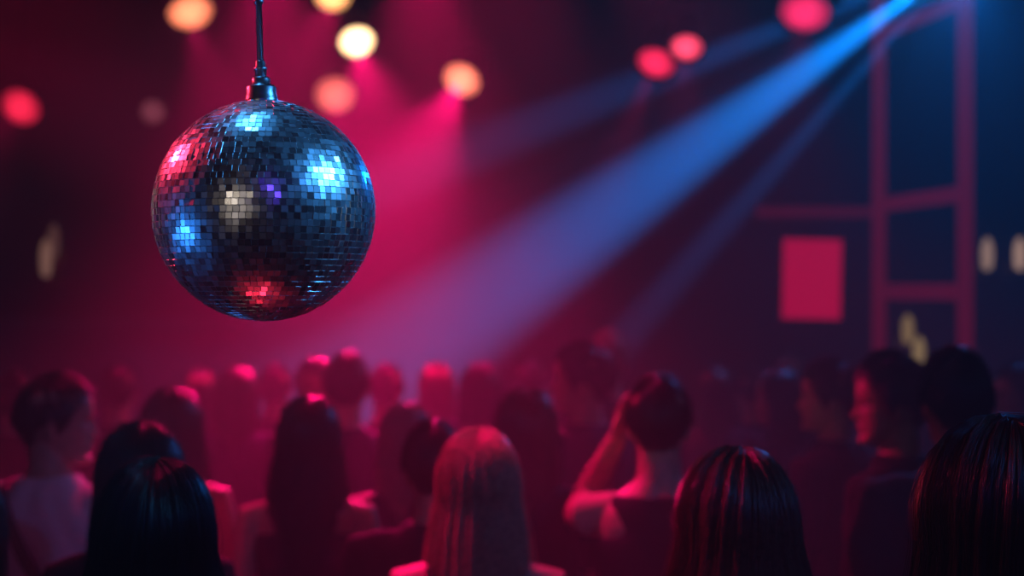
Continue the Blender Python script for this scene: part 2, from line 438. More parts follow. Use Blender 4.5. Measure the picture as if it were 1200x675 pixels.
unseen_lamp((0.35, 5.7, 3.68), (0.9, 4.6, 1.5), 'red', (1.0, 0.03, 0.08), 3, 'added red lamp on the ceiling over the right of the crowd', (RED, 110, 42, 1.0))  # added top light for heads on the right
unseen_lamp((-2.6, 3.2, 3.4), BC, 'red', (1.0, 0.05, 0.08), 6, 'red stage lamp on the left, shining across at the mirror ball', ((1, 0.03, 0.08), 300, 14, 0.6))

def added_floor_light():  # made-up uplight giving the ball its red patch underneath
    root = empty('added_floor_uplight', (-0.40, 2.06, 0.0)); tag(root, 'small added red uplight on the floor under the mirror ball', 'stage light')
    h, l = lamp_meshes(0.15)
    up = (Vector((-0.33, 2.0, 1.9)) - Vector((-0.40, 2.06, 0.2))).to_track_quat('-Z', 'Y')
    for m_, nm, mt in ((h, 'housing', M['black_metal']), (l, 'lens', lens('floor_red', (1.0, 0.04, 0.06), 6, 0.1))):
        o = m_.build(nm, mt, root); o.location = (0, 0, 0.2); o.rotation_euler = up.to_euler()
    mb = MB(); mb.box((0, 0, 0.008), (0.16, 0.13, 0.016))
    for sx in (-1, 1): mb.box((sx * 0.098, 0, 0.11), (0.008, 0.03, 0.20)); mb.box((sx * 0.085, 0, 0.012), (0.03, 0.03, 0.012))
    mb.build('stand', M['black_metal'], root, smooth=False)
    ld = bpy.data.lights.new('bulb', 'SPOT'); ld.color = (1, 0.02, 0.06); ld.energy = 7; ld.spot_size = R(14); ld.spot_blend = 0.6; ld.shadow_soft_size = 0.03
    lb = bpy.data.objects.new('bulb', ld); COL.objects.link(lb); lb.parent = root
    lb.location = Vector((0, 0, 0.2)) + up @ Vector((0, 0, -0.09)); lb.rotation_euler = up.to_euler()
added_floor_light()

# ------------------------------------------------------------------ the grid frame with painted red light, panel and wall lamps at the back
M['red_light_paint'] = surf('steel_painted_red_light', (0.25, 0.008, 0.04), 0.5, scale=30)
b_ = M['red_light_paint'].node_tree.nodes['Principled BSDF']
b_.inputs['Emission Color'].default_value = (1.0, 0.01, 0.12, 1); b_.inputs['Emission Strength'].default_value = 0.07  # red base colour and faint glow stand in for lamp light on steel

def grid_frame():
    P1 = at(1030, 400, 8.8); P2 = at(1131, 400, 7.7)
    a = Vector((P1.x, P1.y, 0)); b = Vector((P2.x, P2.y, 0))
    root = empty('grid_frame', (a + b) / 2)
    o = (a + b) / 2
    tag(root, 'tall red-lit metal grid frame of posts and crossbars at the back right', 'metal frame')
    u = (b - a).normalized(); yaw = math.atan2(u.y, u.x); rot = Matrix.Rotation(yaw, 4, 'Z')
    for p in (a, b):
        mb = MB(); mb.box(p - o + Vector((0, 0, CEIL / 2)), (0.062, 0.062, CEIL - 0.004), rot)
        mb.build('post', M['red_light_paint'], root, smooth=False, bevel=0.004)
    L = (b - a).length
    def bar(z, p, q, s):
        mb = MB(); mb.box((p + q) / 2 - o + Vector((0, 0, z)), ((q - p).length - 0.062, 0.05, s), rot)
        mb.build('crossbar', M['red_light_paint'], root, smooth=False, bevel=0.004)
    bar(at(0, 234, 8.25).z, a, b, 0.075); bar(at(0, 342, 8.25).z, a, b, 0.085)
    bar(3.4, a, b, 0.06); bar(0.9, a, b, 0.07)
    # lower-left wing with a bar running on to the back wall
    c = a - u * 0.9
    c2 = Vector((at(900, 0, 9.9).x, 9.97, 0))
    return root
grid_frame()
def ledge_bar():
    z = at(0, 247, 9.9).z
    mb = MB(); mb.box((at(960, 0, 9.9).x, 10.06, z), (0.75, 0.08, 0.06))
    m = surf('rail_painted_red_light', (0.16, 0.02, 0.04), 0.5, scale=30)
    bb = m.node_tree.nodes['Principled BSDF']; bb.inputs['Emission Color'].default_value = (1, 0.02, 0.15, 1); bb.inputs['Emission Strength'].default_value = 0.05  # weak red emission paints lamp light onto the rail
    tag(mb.build('wall_rail', m, smooth=False, bevel=0.006), 'dim reddish horizontal rail on the back wall above the red panel', 'rail')
ledge_bar()

def red_panel():
    p = at(957, 327, 9.9)
    root = empty('wall_panel', (p.x, 10.095, p.z)); tag(root, 'blank glowing red rectangular panel hanging on the back wall', 'panel')
    rot = Matrix.Rotation(R(1.2), 4, 'Y')
    w, h = 73 / FPX * 9.9, 98 / FPX * 9.9
    mb = MB(); mb.box((0, -0.022, 0), (w, 0.02, h), rot)
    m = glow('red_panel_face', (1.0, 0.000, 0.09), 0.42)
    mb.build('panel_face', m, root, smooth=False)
    fr = MB()
    for (cx, cz, sx, sz) in ((0, h / 2, w + 0.03, 0.02), (0, -h / 2, w + 0.03, 0.02), (w / 2, 0, 0.02, h), (-w / 2, 0, 0.02, h)):
        fr.box(rot @ Vector((cx, -0.02, cz)), (sx, 0.035, sz), rot)
    fr.build('panel_frame', M['black_metal'], root, smooth=False)
red_panel()

def wall_lamp(px, py, d, col, s, label, h=0.13):
    p = at(px, py, d)
    root = empty('wall_lamp', p); tag(root, label, 'wall lamp', 'small warm lamps on the back wall')
    back = 10.1 - p.y
    mb = MB(); mb.lathe([(0.012, -h * .55), (0.028, -h * .45), (0.036, -h * .1), (0.034, h * .2), (0.022, h * .45), (0.008, h * .55)], 20)
    mb.build('glass_shade', glow('warm_glass', col, s), root)
    mb = MB(); mb.tube([(0, 0, -h * .55), (0, 0, -h * .8), (0, back * .6, -h * .85), (0, back - 0.01, -h * .6)], [0.008] * 4, 10)
    mb.lathe([(0.02, -h * .6), (0.014, -h * .5)], 16)
    mb.build('arm', M['brass'], root)
    mb = MB(); mb.box((0, back - 0.006, -h * .55), (0.06, 0.012, 0.11))
    mb.build('backplate', M['brass'], root, smooth=False, bevel=0.003)
wall_lamp(1157, 298, 9.9, (0.55, 0.33, 0.24), 0.55, 'dim warm wall lamp right of the red-lit grid frame', 0.19)
wall_lamp(1195, 298, 9.9, (0.60, 0.36, 0.26), 0.65, 'dim warm wall lamp at the right picture edge', 0.19)
wall_lamp(1064, 386, 9.9, (0.42, 0.26, 0.10), 0.50, 'yellowish wall lamp seen through the grid frame, the higher of two', 0.17)
wall_lamp(1077, 410, 9.85, (0.46, 0.30, 0.12), 0.55, 'yellowish wall lamp seen through the grid frame, the lower of two', 0.15)
wall_lamp(54, 303, 9.9, (0.50, 0.25, 0.18), 0.38, 'dim warm wall lamp on the left of the back wall', 0.22)
wall_lamp(63, 283, 9.95, (0.40, 0.18, 0.14), 0.18, 'very faint wall lamp just above the left warm lamp', 0.2)

# ------------------------------------------------------------------ people
def gauss(x, s): return np.exp(-(x / s) ** 2)

HZ = [-.116, -.112, -.103, -.09, -.075, -.06, -.045, -.03, -.015, 0, .015, .03, .045, .06, .075, .09, .102, .110, .1145]
HF = [.066, .082, .089, .088, .0865, .087, .0865, .086, .085, .0845, .088, .0925, .0935, .0915, .085, .072, .052, .032, .012]
HB = [.040, .020, -.002, -.025, -.048, -.064, -.076, -.084, -.090, -.0955, -.099, -.1005, -.100, -.097, -.089, -.075, -.055, -.035, -.016]
HW = [.016, .030, .042, .0505, .056, .0605, .0635, .066, .0685, .071, .0730, .0745, .0755, .0750, .0710, .0610, .0460, .0290, .0120]

def head_rings(fem):
    rings = []
    zz = np.concatenate([np.linspace(-.116, -.1, 7), np.linspace(-.096, .09, 48), np.linspace(.094, .1145, 9)])
    for z in zz:
        f, b, w = np.interp(z, HZ, HF), np.interp(z, HZ, HB), np.interp(z, HZ, HW)
        if fem: w *= 0.97
        k = 72
        a = np.linspace(0, 2 * math.pi, k, endpoint=False)
        ca, sa = np.cos(a), np.sin(a)
        e = 2 / 2.25
        x = w * np.sign(ca) * np.abs(ca) ** e
        yc, yh = (f + b) / 2, (f - b) / 2
        y = yc + yh * np.sign(sa) * np.abs(sa) ** e
        fr = np.clip(sa, 0, 1) ** 0.5
        nt = np.interp(z, [-.047, -.040, -.030, -.010, .012, .030], [0, .014, .0300, .0185, .0070, 0])
        ns = np.interp(z, [-.045, -.030, .0, .03], [.0135, .0125, .0085, .0075])
        dy = nt * gauss(x, ns)
        dy += .006 * gauss(np.abs(x) - .014, .007) * gauss(z + .033, .007)               # nostrils
        dy -= .0125 * gauss(np.abs(x) - .031, .016) * gauss(z - .002, .011)              # eye sockets
        dy += .0045 * gauss(np.abs(x) - .025, .024) * gauss(z - .0225, .008) * (0.5 if fem else 1.0)   # brow
        dy += .0115 * gauss(x, .022) * (gauss(z + .0530, .0060) + 0.95 * gauss(z + .0670, .0065)) - .006 * gauss(x, .025) * gauss(z + .060, .0028)
        dy -= .007 * gauss(x, .022) * gauss(z + .081, .007)                              # below the lip
        dy += .008 * gauss(x, .020) * gauss(z + .101, .012)                              # chin
        dy += .004 * gauss(np.abs(x) - .046, .016) * gauss(z + .018, .016)               # cheekbones
        rings.append(np.stack([x, y + dy * fr, np.full(k, z)], 1))
    return rings

def frame_from(d, up):
    d = d.normalized(); s = d.cross(up)
    if s.length < 1e-3: s = d.cross(Vector((1, 0, 0)))
    s.normalize(); n = s.cross(d)
    return d, s, n

def add_hand(mb, wrist, d, palm, side, curl=0.35, g=1.0):
    """wrist point, direction of the hand, palm normal, side +1 right / -1 left"""
    d, s, n = frame_from(Vector(d), Vector(palm))     # s: across the palm, n: palm normal
    s = s * side
    w = Vector(wrist)
    rings = []
    for t, hw, th in ((-.012, .024, .019), (.0, .027, .018), (.02, .035, .0165), (.05, .041, .0155), (.075, .041, .0135), (.09, .037, .011)):
        a = np.linspace(0, 2 * math.pi, 18, endpoint=False)
        rings.append(np.array([w + d * (t * g) + s * (math.copysign(abs(math.cos(q)) ** .75, math.cos(q)) * hw * g) + n * (math.copysign(abs(math.sin(q)) ** .75, math.sin(q)) * th * g) for q in a]))
    mb.rings(rings)
    for i, (ln, off, sp) in enumerate(((.070, .0315, .11), (.079, .0108, .035), (.074, -.0105, -.035), (.058, -.0310, -.12))):
        p = w + (d * .078 + s * off) * g
        fd = (d + s * sp).normalized()
        pts, rd = [p], [.0098 * g]
        ang = 0
        for k, sh in enumerate((.45, .31, .24)):
            ang += curl * (0.7 + 0.25 * k) * (1 + 0.1 * i)
            q = fd * math.cos(ang) + n * math.sin(ang)
            p = p + q * (ln * sh * g); pts.append(p); rd.append((.0092, .0083, .0070)[k] * g)
        mb.tube(pts, rd, 10)
    p = w + (d * .012 + s * .024 + n * .004) * g
    t1 = (d * .62 + s * .75 + n * .25).normalized(); t2 = (d * .85 + s * .45 + n * .35).normalized()
    mb.tube([p, p + t1 * .038 * g, p + t1 * .038 * g + t2 * .030 * g, p + t1 * .038 * g + t2 * .054 * g], [.0135 * g, .0115 * g, .0098 * g, .0080 * g], 10)

TZ = [.79, .82, .87, .93, 1.00, 1.06, 1.15, 1.24, 1.31, 1.37, 1.41, 1.44, 1.465, 1.485, 1.505]
TM = [(.10, .075, 0), (.135, .095, -.004), (.164, .110, -.010), (.166, .112, -.010), (.152, .104, -.004), (.145, .099, 0), (.152, .106, .003), (.168, .117, .004), (.176, .118, .002), (.176, .108, -.004), (.162, .092, -.010), (.130, .078, -.014), (.095, .068, -.014), (.070, .062, -.012), (.058, .056, -.008)]
TF = [(.10, .078, 0), (.138, .100, -.006), (.170, .116, -.014), (.166, .114, -.012), (.136, .098, -.002), (.124, .090, .002), (.134, .098, .004), (.148, .112, .008), (.154, .112, .004), (.152, .098, -.006), (.140, .082, -.012), (.112, .068, -.014), (.078, .058, -.012), (.056, .052, -.010), (.049, .049, -.006)]

def torso_at(z, fem):
    T = np.array(TF if fem else TM)
    return [np.interp(z, TZ, T[:, k]) for k in range(3)]

def torso(mb, fem, z0, z1, off, flare=0.0, narrow=None):
    rings = []
    for z in np.linspace(z0, z1, 40):
        rx, ry, yc = torso_at(z, fem)
        o = off + flare * max(0, (1.05 - z))
        if narrow is not None:
            rx = min(rx, np.interp(z, [1.30, 1.36, 1.5], [9, narrow * 1.15, narrow]))
        a = np.linspace(0, 2 * math.pi, 40, endpoint=False)
        e = 2 / 2.3
        x = (rx + o) * np.sign(np.cos(a)) * np.abs(np.cos(a)) ** e
        y = yc + (ry + o) * np.sign(np.sin(a)) * np.abs(np.sin(a)) ** e
        # shallow furrow of the spine
        y = y + 0.008 * gauss(x, .022) * (np.sin(a) < 0)
        rings.append(np.stack([x, y, np.full(40, z)], 1))
    mb.rings(rings)
    if fem and z1 > 1.3 and z0 < 1.2:
        for s in (-1, 1):
            mb.ellip((s * .068, .082, 1.245), (.058 + off, .050 + off, .058 + off))

ARMS = {   # upper-arm and forearm directions for the RIGHT side, x mirrored for the left; hand dir, palm
    'down': ((.16, .02, -1), (.05, .22, -1), (.02, .2, -1), (-1, .1, 0)),
    'bent': ((.20, .10, -1), (-.15, 1, .05), (-.2, 1, .1), (-1, 0, -.2)),
    'front': ((.10, .35, -1), (-.45, .9, .25), (-.4, 1, .2), (-.8, -.2, -.4)),
    'up': ((.45, .35, .75), (-.10, .15, 1), (0, .1, 1), (0, 1, 0)),
    'face': ((.06, 1, -.06), (-.42, -.46, .86), (-.25, -.25, .9), (-.75, -.45, -.25)),
}

def arm_points(fem, side, pose):
    g = 0.875 if fem else 1.0
    ua, fa, hd, pn = [Vector((v[0] * side, v[1], v[2])) for v in ARMS[pose]]
    ua.normalize(); fa.normalize(); hd.normalize()
    sh = Vector((side * .195 * g, -.006, 1.395))
    if pose == 'up': sh += Vector((-side * .012, 0, .03))
    el = sh + ua * .285; wr = el + fa * .255
    return g, sh, el, wr, ua, fa, hd, pn

def arm(mb, fem, side, pose, off=0.0, frac=2.0, hand=True, fl=1.0):
    """frac: 0..1 upper arm only, up to 2 the whole forearm"""
    g, sh, el, wr, ua, fa, hd, pn = arm_points(fem, side, pose)
    q = 0.86 if fem else 1.0
    inner = Vector((side * .120 * g, -.008, 1.415))
    pts = [inner, sh, sh + ua * .06, sh + ua * .14, sh + ua * .22, el, el + fa * .05, el + fa * .10, el + fa * .18, wr]
    rad = [.046, .0575, .0565, .049, .043, .0405, .042, .041, .034, .0275]
    lens_ = [-1, 0, .21, .49, .77, 1.0, 1.2, 1.4, 1.7, 2.0]
    P = [p for p, l in zip(pts, lens_) if l <= frac + 1e-6]; Rr = [r * q + off * (1 if l < .5 else fl) for r, l in zip(rad, lens_) if l <= frac + 1e-6]
    mb.tube(P, Rr, 16)
    if hand:
        add_hand(mb, wr + hd * .012, hd, pn, side, 0.28, q ** .5)

def leg(mb, fem, side, off=0.0, z_end=0.0, fl=1.0):
    x = side * (.092 if fem else .095)
    pts = [(x * .92, -.005, .89), (x, 0, .80), (x * 1.03, .005, .68), (x * 1.05, .01, .56), (x * 1.06, .012, .48), (x * 1.06, .0, .40), (x * 1.06, -.012, .32), (x * 1.06, -.008, .20), (x * 1.06, -.005, .09)]
    rad = [.088, .086, .076, .062, .056, .053, .055, .043, .036]
    mb.tube([p for p in pts if p[2] >= z_end], [r + off * (1 if p[2] > .5 else fl) for p, r in zip(pts, rad) if p[2] >= z_end], 18)

def foot_rings(side, off, fem):
    x = side * (.1)
    k = 0.92 if fem else 1
    out = []
    for y, hw, zt in ((-.065, .022, .055), (-.055, .033, .075), (-.02, .038, .095), (.03, .040, .088), (.08, .044, .066), (.12, .046, .052), (.155, .040, .044), (.178, .024, .036)):
        a = np.linspace(0, 2 * math.pi, 16, endpoint=False)
        h = zt + off
        out.append(np.stack([x + (hw + off) * k * np.sign(np.cos(a)) * np.abs(np.cos(a)) ** .7, np.full(16, y * k), h / 2 + h / 2 * np.sign(np.sin(a)) * np.abs(np.sin(a)) ** .7], 1))
    return out

HEAD_O = Vector((0, .022, 1.6355))
def head_matrix(yaw, pitch, roll=0):
    """turns about the base of the skull"""
    piv = Vector((0, -.01, -.075))
    return Matrix.Translation(HEAD_O + piv) @ Matrix.Rotation(R(yaw), 4, 'Z') @ Matrix.Rotation(R(pitch), 4, 'X') @ Matrix.Rotation(R(roll), 4, 'Y') @ Matrix.Translation(-piv)

def body_mesh(name, fem, hm, poses, voxel):
    mb = MB()
    torso(mb, fem, .79, 1.505, 0)
    q = .86 if fem else 1.0
    hb = hm @ Vector((0, -.022, -.055))
    mb.tube([(0, -.010, 1.44), (0, -.006, 1.50), tuple(Vector((0, -.006, 1.50)).lerp(hb, .55)), tuple(hb), tuple(hm @ Vector((0, -.02, -.02)))], [.066 * q, .060 * q, .056 * q, .056 * q, .054 * q], 20)
    H3 = np.array(hm.to_3x3()).T; ht = np.array(hm.translation)
    mb.rings([r @ H3 + ht for r in head_rings(fem)])
    for s in (-1, 1):      # eyelids
        e3 = hm.to_3x3().to_4x4()
        mb.ellip(hm @ Vector((s * .031, .0690, .0098)), (.0165, .0125, .0062), e3, 18)
        mb.ellip(hm @ Vector((s * .031, .0670, -.0085)), (.0160, .0120, .0055), e3, 18)
    for s in (-1, 1):      # ears
        rot = hm @ Matrix.Rotation(R(14) * -s, 4, 'Z') @ Matrix.Rotation(R(-12), 4, 'X')
        c = hm @ Vector((s * .0755, -.012, -.006))
        mb.ellip(c, (.0095, .019, .032), rot.to_3x3().to_4x4(), 18)
        c2 = hm @ Vector((s * .072, -.006, -.030)); mb.ellip(c2, (.008, .011, .013), rot.to_3x3().to_4x4(), 12)
    for s, po in zip((-1, 1), poses):
        arm(mb, fem, s, po)
    for s in (-1, 1):
        leg(mb, fem, s); mb.rings(foot_rings(s, 0, fem))
    return remeshed(mb, name, voxel, 3 if voxel > .0065 else 2, 0.45)

def top_mesh(name, fem, poses, style, seed):
    mb = MB()
    hem = .80 if style != 'crop' else 1.0
    if style == 'tank':
        torso(mb, fem, .84, 1.455, .010, .06, narrow=.105 if fem else .115)
    else:
        torso(mb, fem, .80, 1.492, .014, .08)
        fr = {'tee': .55, 'long': 1.92}[style]
        for s, po in zip((-1, 1), poses):
            arm(mb, fem, s, po, .014 if style == 'long' else .016, fr, False, 0.9)
    return remeshed(mb, name, .0085, 5, 0.5, .0035, seed)

def trouser_mesh(name, fem, seed):
    mb = MB()
    torso(mb, fem, .79, .99, .008)
    for s in (-1, 1): leg(mb, fem, s, .012, .085, 1.4)
    return remeshed(mb, name, .010, 4, 0.5, .003, seed)

def shoe_mesh(side, fem):
    mb = MB(); mb.rings(foot_rings(side, .008, fem))
    mb.tube([(side * .1, -.012, .06), (side * .1, -.010, .105)], [.05, .047], 16)
    me = remeshed(mb, 'shoe', .008, 3)
    n = len(me.vertices); co = np.empty(n * 3, np.float32); me.vertices.foreach_get('co', co); co = co.reshape(-1, 3)
    co[:, 2] = np.maximum(co[:, 2], 0); me.vertices.foreach_set('co', co.ravel())
    return me

# ---- hair: locks of fine strands over a shell
def slerp(p0, p1, t):
    d = np.clip((p0 * p1).sum(-1, keepdims=True), -1, 1); om = np.arccos(d); so = np.sin(om)
    return (np.sin((1 - t) * om) * p0 + np.sin(t * om) * p1) / np.maximum(so, 1e-5)

def unit(v): return v / np.linalg.norm(v, axis=-1, keepdims=True)

def long_path(a, t, st, off):
    """a: angle from the back (+ right), t: 0..1 along the lock; arrays of one shape"""
    amax = R(st.get('amax', 112))
    b = np.abs(a) / amax
    sg = np.where(a >= 0, 1.0, -1.0)
    part = st.get('part', 0.0)
    y0 = -.42 + 1.02 * b
    x0 = np.full_like(b, part) + .012 * sg
    p0 = unit(np.stack([x0, y0, np.sqrt(np.maximum(.05, 1 - y0 ** 2))], -1))
    p1 = unit(np.stack([np.sin(a), -np.cos(a), np.full_like(a, -.22)], -1))
    L, arc = st['len'], .19
    s1 = arc / (arc + L - .03)
    u = np.clip(t / s1, 0, 1)[..., None]; w = np.clip((t - s1) / (1 - s1), 0, 1)
    P = slerp(p0, p1, u)
    vol = st.get('vol', 0.0)
    rad = np.stack([.083 + vol + off, .104 + vol + off, .1165 + vol * .6 + off], -1)
    P = P * rad
    # lift near the parting
    P[..., 2] += .005 * np.sin(np.pi * np.clip(u[..., 0] * 1.6, 0, 1)) * st.get('lift', 1.0)
    wd = st.get('widen', .1) * (1 - np.exp(-w * (L - .03) / .13))
    sc = 1 + wd - st.get('tuck', .0) * w ** 2
    wave = st.get('wave', 0.0) * np.sin(w * st.get('wf', 9) + a * 3) * w
    P[..., 0] = P[..., 0] * sc + wave * np.cos(a) * .6
    P[..., 1] = P[..., 1] * (1 + (wd * .55 - st.get('tuck', 0) * w)) - st.get('back', .012) * np.sin(np.pi * .5 * w) * np.cos(a * .5) + wave * np.sin(a)
    P[..., 2] -= (L - .03) * w
    return P

def short_path(a, t, st, off):
    b = np.abs(a) / math.pi                     # 0 at the nape, 1 over the forehead
    p0 = unit(np.stack([.05 * np.sin(a), np.full_like(a, -.38) + .0 * a, np.full_like(a, .92)], -1))
    zend = np.interp(b, [0, .22, .36, .46, .56, .66, .8, 1], [-.58, -.50, -.12, -.02, -.28, .25, .56, .64])
    rxy = np.sqrt(np.maximum(.05, 1 - zend ** 2))
    p1 = np.stack([np.sin(a) * rxy, -np.cos(a) * rxy, zend], -1)
    P = slerp(p0, unit(p1), t[..., None])
    vol = st.get('vol', .012)
    th = vol * (1 - .70 * t ** 2.2) + .006 + off
    th = th * (1 - .5 * gauss(b - .45, .17))
    th = th + st.get('quiff', 0.0) * np.clip(b - .55, 0, 1) * 2 * np.sin(np.pi * np.clip(t, 0, 1))
    P = P * np.array([1, 1, 1.0]); P[..., :2] *= (1 - .55 * np.maximum(0, -P[..., 2:3]))
    return P * np.stack([.0762 + th, .1015 + th, .1150 + th], -1) + np.array([0, -.002, 0])

def strands_mesh(path, amax, n, k, st, rad, length=(0.85, 1.0), jit=.004, fly=.03, start=0.0, short=None):
    a = RNG.uniform(-amax, amax, n)
    cl = 60
    ph = RNG.uniform(0, 6.28, 3)
    lump = .0030 * np.sin(a * 23 + ph[0]) + .0022 * np.sin(a * 51 + ph[1])
    off = RNG.normal(0, jit * .6, n) + lump + .003
    e = RNG.uniform(length[0], length[1], n)
    s0 = np.full(n, start)
    if short is not None:
        s0 = RNG.uniform(0, 1 - short * .6, n); e = np.minimum(1.05, s0 + short)
    tt = np.linspace(0, 1, k)
    T = s0[:, None] + (e - s0)[:, None] * tt[None]
    conv = RNG.normal(0, .05, n)
    A = a[:, None] + conv[:, None] * T + .02 * np.sin(T * RNG.uniform(3, 9, n)[:, None] + RNG.uniform(0, 6, n)[:, None])
    A = np.clip(A, -amax, amax)
    O = np.repeat(off[:, None], k, 1)
    fl = RNG.random(n) < fly
    O = O + np.where(fl[:, None], RNG.uniform(.004, .022, n)[:, None] * T ** 1.0, 0)
    if short is not None:
        O = O + RNG.uniform(-.002, .0035, n)[:, None] * tt[None]
        A = A + .22 * T * np.clip(np.abs(a) / math.pi - .45, 0, 1)[:, None] * np.where(np.abs(a) < 3.0, 1, .5)[:, None]
    P = path(A, T, st, O)
    P += np.where(fl[:, None, None], np.cumsum(RNG.normal(0, .0012, (n, k, 3)), 1), 0)
    tan = np.gradient(P, axis=1); tan = unit(tan + 1e-9)
    ref = unit(P + np.array([0, 1e-4, 0])); n1 = unit(np.cross(tan, ref) + 1e-9); n2 = np.cross(tan, n1)
    rr = rad * np.interp(tt, [0, .6, 1], [1, .9, .25])[None, :, None]
    rings = np.stack([P + rr * (n1 * math.cos(q) + n2 * math.sin(q)) for q in (0, 2.094, 4.189)], 2)   # n,k,3,3
    V = rings.reshape(-1, 3)
    idx = np.arange(n * k * 3).reshape(n, k, 3)
    q = []
    for j in range(3):
        j2 = (j + 1) % 3
        q.append(np.stack([idx[:, :-1, j], idx[:, :-1, j2], idx[:, 1:, j2], idx[:, 1:, j]], -1).reshape(-1, 4))
    return V, np.concatenate(q)

def shell(path, amax, st, na, nt, off, wrap=False, t1=.97):
    a = np.linspace(-amax, amax, na); t = np.linspace(0.0, t1, nt)
    A, T = np.meshgrid(a, t, indexing='ij')
    ph = RNG.uniform(0, 6.28, 2)
    O = off + (.0030 * np.sin(A * 23 + ph[0]) + .0022 * np.sin(A * 51 + ph[1])) * np.clip(T * 3, 0, 1)
    V = path(A, T, st, O).reshape(-1, 3)
    idx = np.arange(na * nt).reshape(na, nt)
    q = np.stack([idx[:-1, :-1], idx[1:, :-1], idx[1:, 1:], idx[:-1, 1:]], -1).reshape(-1, 4)
    return V, q

def hair_mesh(kind, st, quality):
    path = short_path if kind == 'short' else long_path
    amax = math.pi if kind == 'short' else R(st.get('amax', 112))
    S = [shell(path, amax, st, 150, 36, -.002), shell(path, amax, st, 90, 20, -.010)]
    n, k, rad = {'near': (5200, 22, .00048), 'mid': (2200, 14, .0009), 'far': (700, 10, .0016)}[quality]
    if kind == 'short':
        S.append(strands_mesh(path, amax, int(n * 1.7), 6, st, rad * .85, jit=.002, fly=.03, short=.20))
    else:
        S.append(strands_mesh(path, amax, n, k, st, rad, length=st.get('ends', (.86, 1.03)), fly=st.get('fly', .03)))
    V, Q, n0 = [], [], 0
    for v, q in S:
        V.append(v); Q.append(q + n0); n0 += len(v)
    return np.concatenate(V), np.concatenate(Q)

EYE = None
def eye_mesh():
    mb = MB(); mb.ellip((0, 0, 0), (.0115,) * 3, seg=20)
    mb.ellip((0, .0062, 0), (.0058, .0058, .0058), seg=14, mi=1)
    return mb

CACHE = {}
PEOPLE = []
def cached(key, fn):
    if key not in CACHE: CACHE[key] = fn()
    return CACHE[key]

def scaled(me, s):
    me = me.copy(); me.transform(Matrix.Scale(s, 4)); return me

def person(px, top, d, label, fem=False, yaw=0, hy=0, hp=0, hr=0, poses=('down', 'down'), hair=('long', {'len': .4}), hcol='dark', skin_i=0,
           topst='tee', topc='black', pants='denim', q='mid', face=False, group='people in the crowd on the dance floor'):
    Hh = CAMZ - (top - CY) * d / FPX
    hair_top = .012
    s = (Hh - 0.0) / (1.75 + hair_top)
    hm = head_matrix(hy, hp, hr)
    voxel = {'near': .006, 'mid': .006, 'far': .009}[q]
    if face: voxel = .0042
    key = (fem, poses, round(hy), round(hp), round(hr), voxel)
    bm_ = cached(('b',) + key, lambda: body_mesh('person', fem, hm, poses, voxel))
    loc = Vector(((px - CX) / FPX * d, d, 0))
    # keep the head, not the feet, under the pixel
    hc = Matrix.Rotation(R(yaw), 3, 'Z') @ (hm @ Vector((0, -.01, 0)) - Vector((0, 0, 0))); loc.x -= hc.x * s; loc.y -= hc.y * s
    o = link('person', bm_.copy(), SKIN[skin_i])
    tag(o, label, 'person', group)
    o.location = loc; o.rotation_euler = (0, 0, R(yaw)); o.scale = (s, s, s)
    tm = cached(('t', fem, poses, topst), lambda: top_mesh('shirt', fem, poses, topst, len(CACHE)))
    link({'tank': 'tank_top', 'tee': 'shirt', 'long': 'shirt'}[topst], tm.copy(), CLOTH[topc], o)
    pm = cached(('p', fem), lambda: trouser_mesh('trousers', fem, len(CACHE)))
    link('trousers', pm.copy(), CLOTH[pants], o)
    for sd in (-1, 1):
        sm = cached(('s', fem, sd), lambda: shoe_mesh(sd, fem))
        link('shoe', sm.copy(), CLOTH['leather'], o)
    V, Q = hair_mesh(hair[0], hair[1], q)
    hm2 = hm
    if hair[0] == 'long':      # long hair hangs straight down whatever the head does
        A3 = np.array(hm.to_3x3()).T; A0 = np.array(Matrix.Rotation(R(hy), 3, 'Z')).T
        w = np.clip((V[:, 2:3] + .12) / .12, 0, 1)
        V = (V @ A3) * w + (V @ A0) * (1 - w) + np.array(hm.translation)
    else:
        V = V @ np.array(hm.to_3x3()).T + np.array(hm.translation)
    link('hair', fast_mesh('hair', V, Q), HAIR[hcol], o)
    for sd in (-1, 1):
        e = eye_mesh().build('eye', [M['eye'], M['iris']], o)
        e.data.transform(hm @ Matrix.Translation((sd * .031, .0668, .001)))
        eb = MB(); eb.tube([hm @ Vector((sd * .014, .0935, .0195)), hm @ Vector((sd * .028, .0945, .0235)), hm @ Vector((sd * .047, .083, .0200))], [.0022, .0032, .0014], 8)
        eb.build('eyebrow', M['brow'], o)
    PEOPLE.append((o, loc, s, yaw, fem))
    return o, s

LONG = lambda **k: ('long', dict({'len': .40}, **k))
BOB = lambda **k: ('long', dict({'len': .24, 'vol': .006, 'widen': .05, 'tuck': .0, 'ends': (.9, 1.02)}, **k))
SHORT = lambda **k: ('short', k)

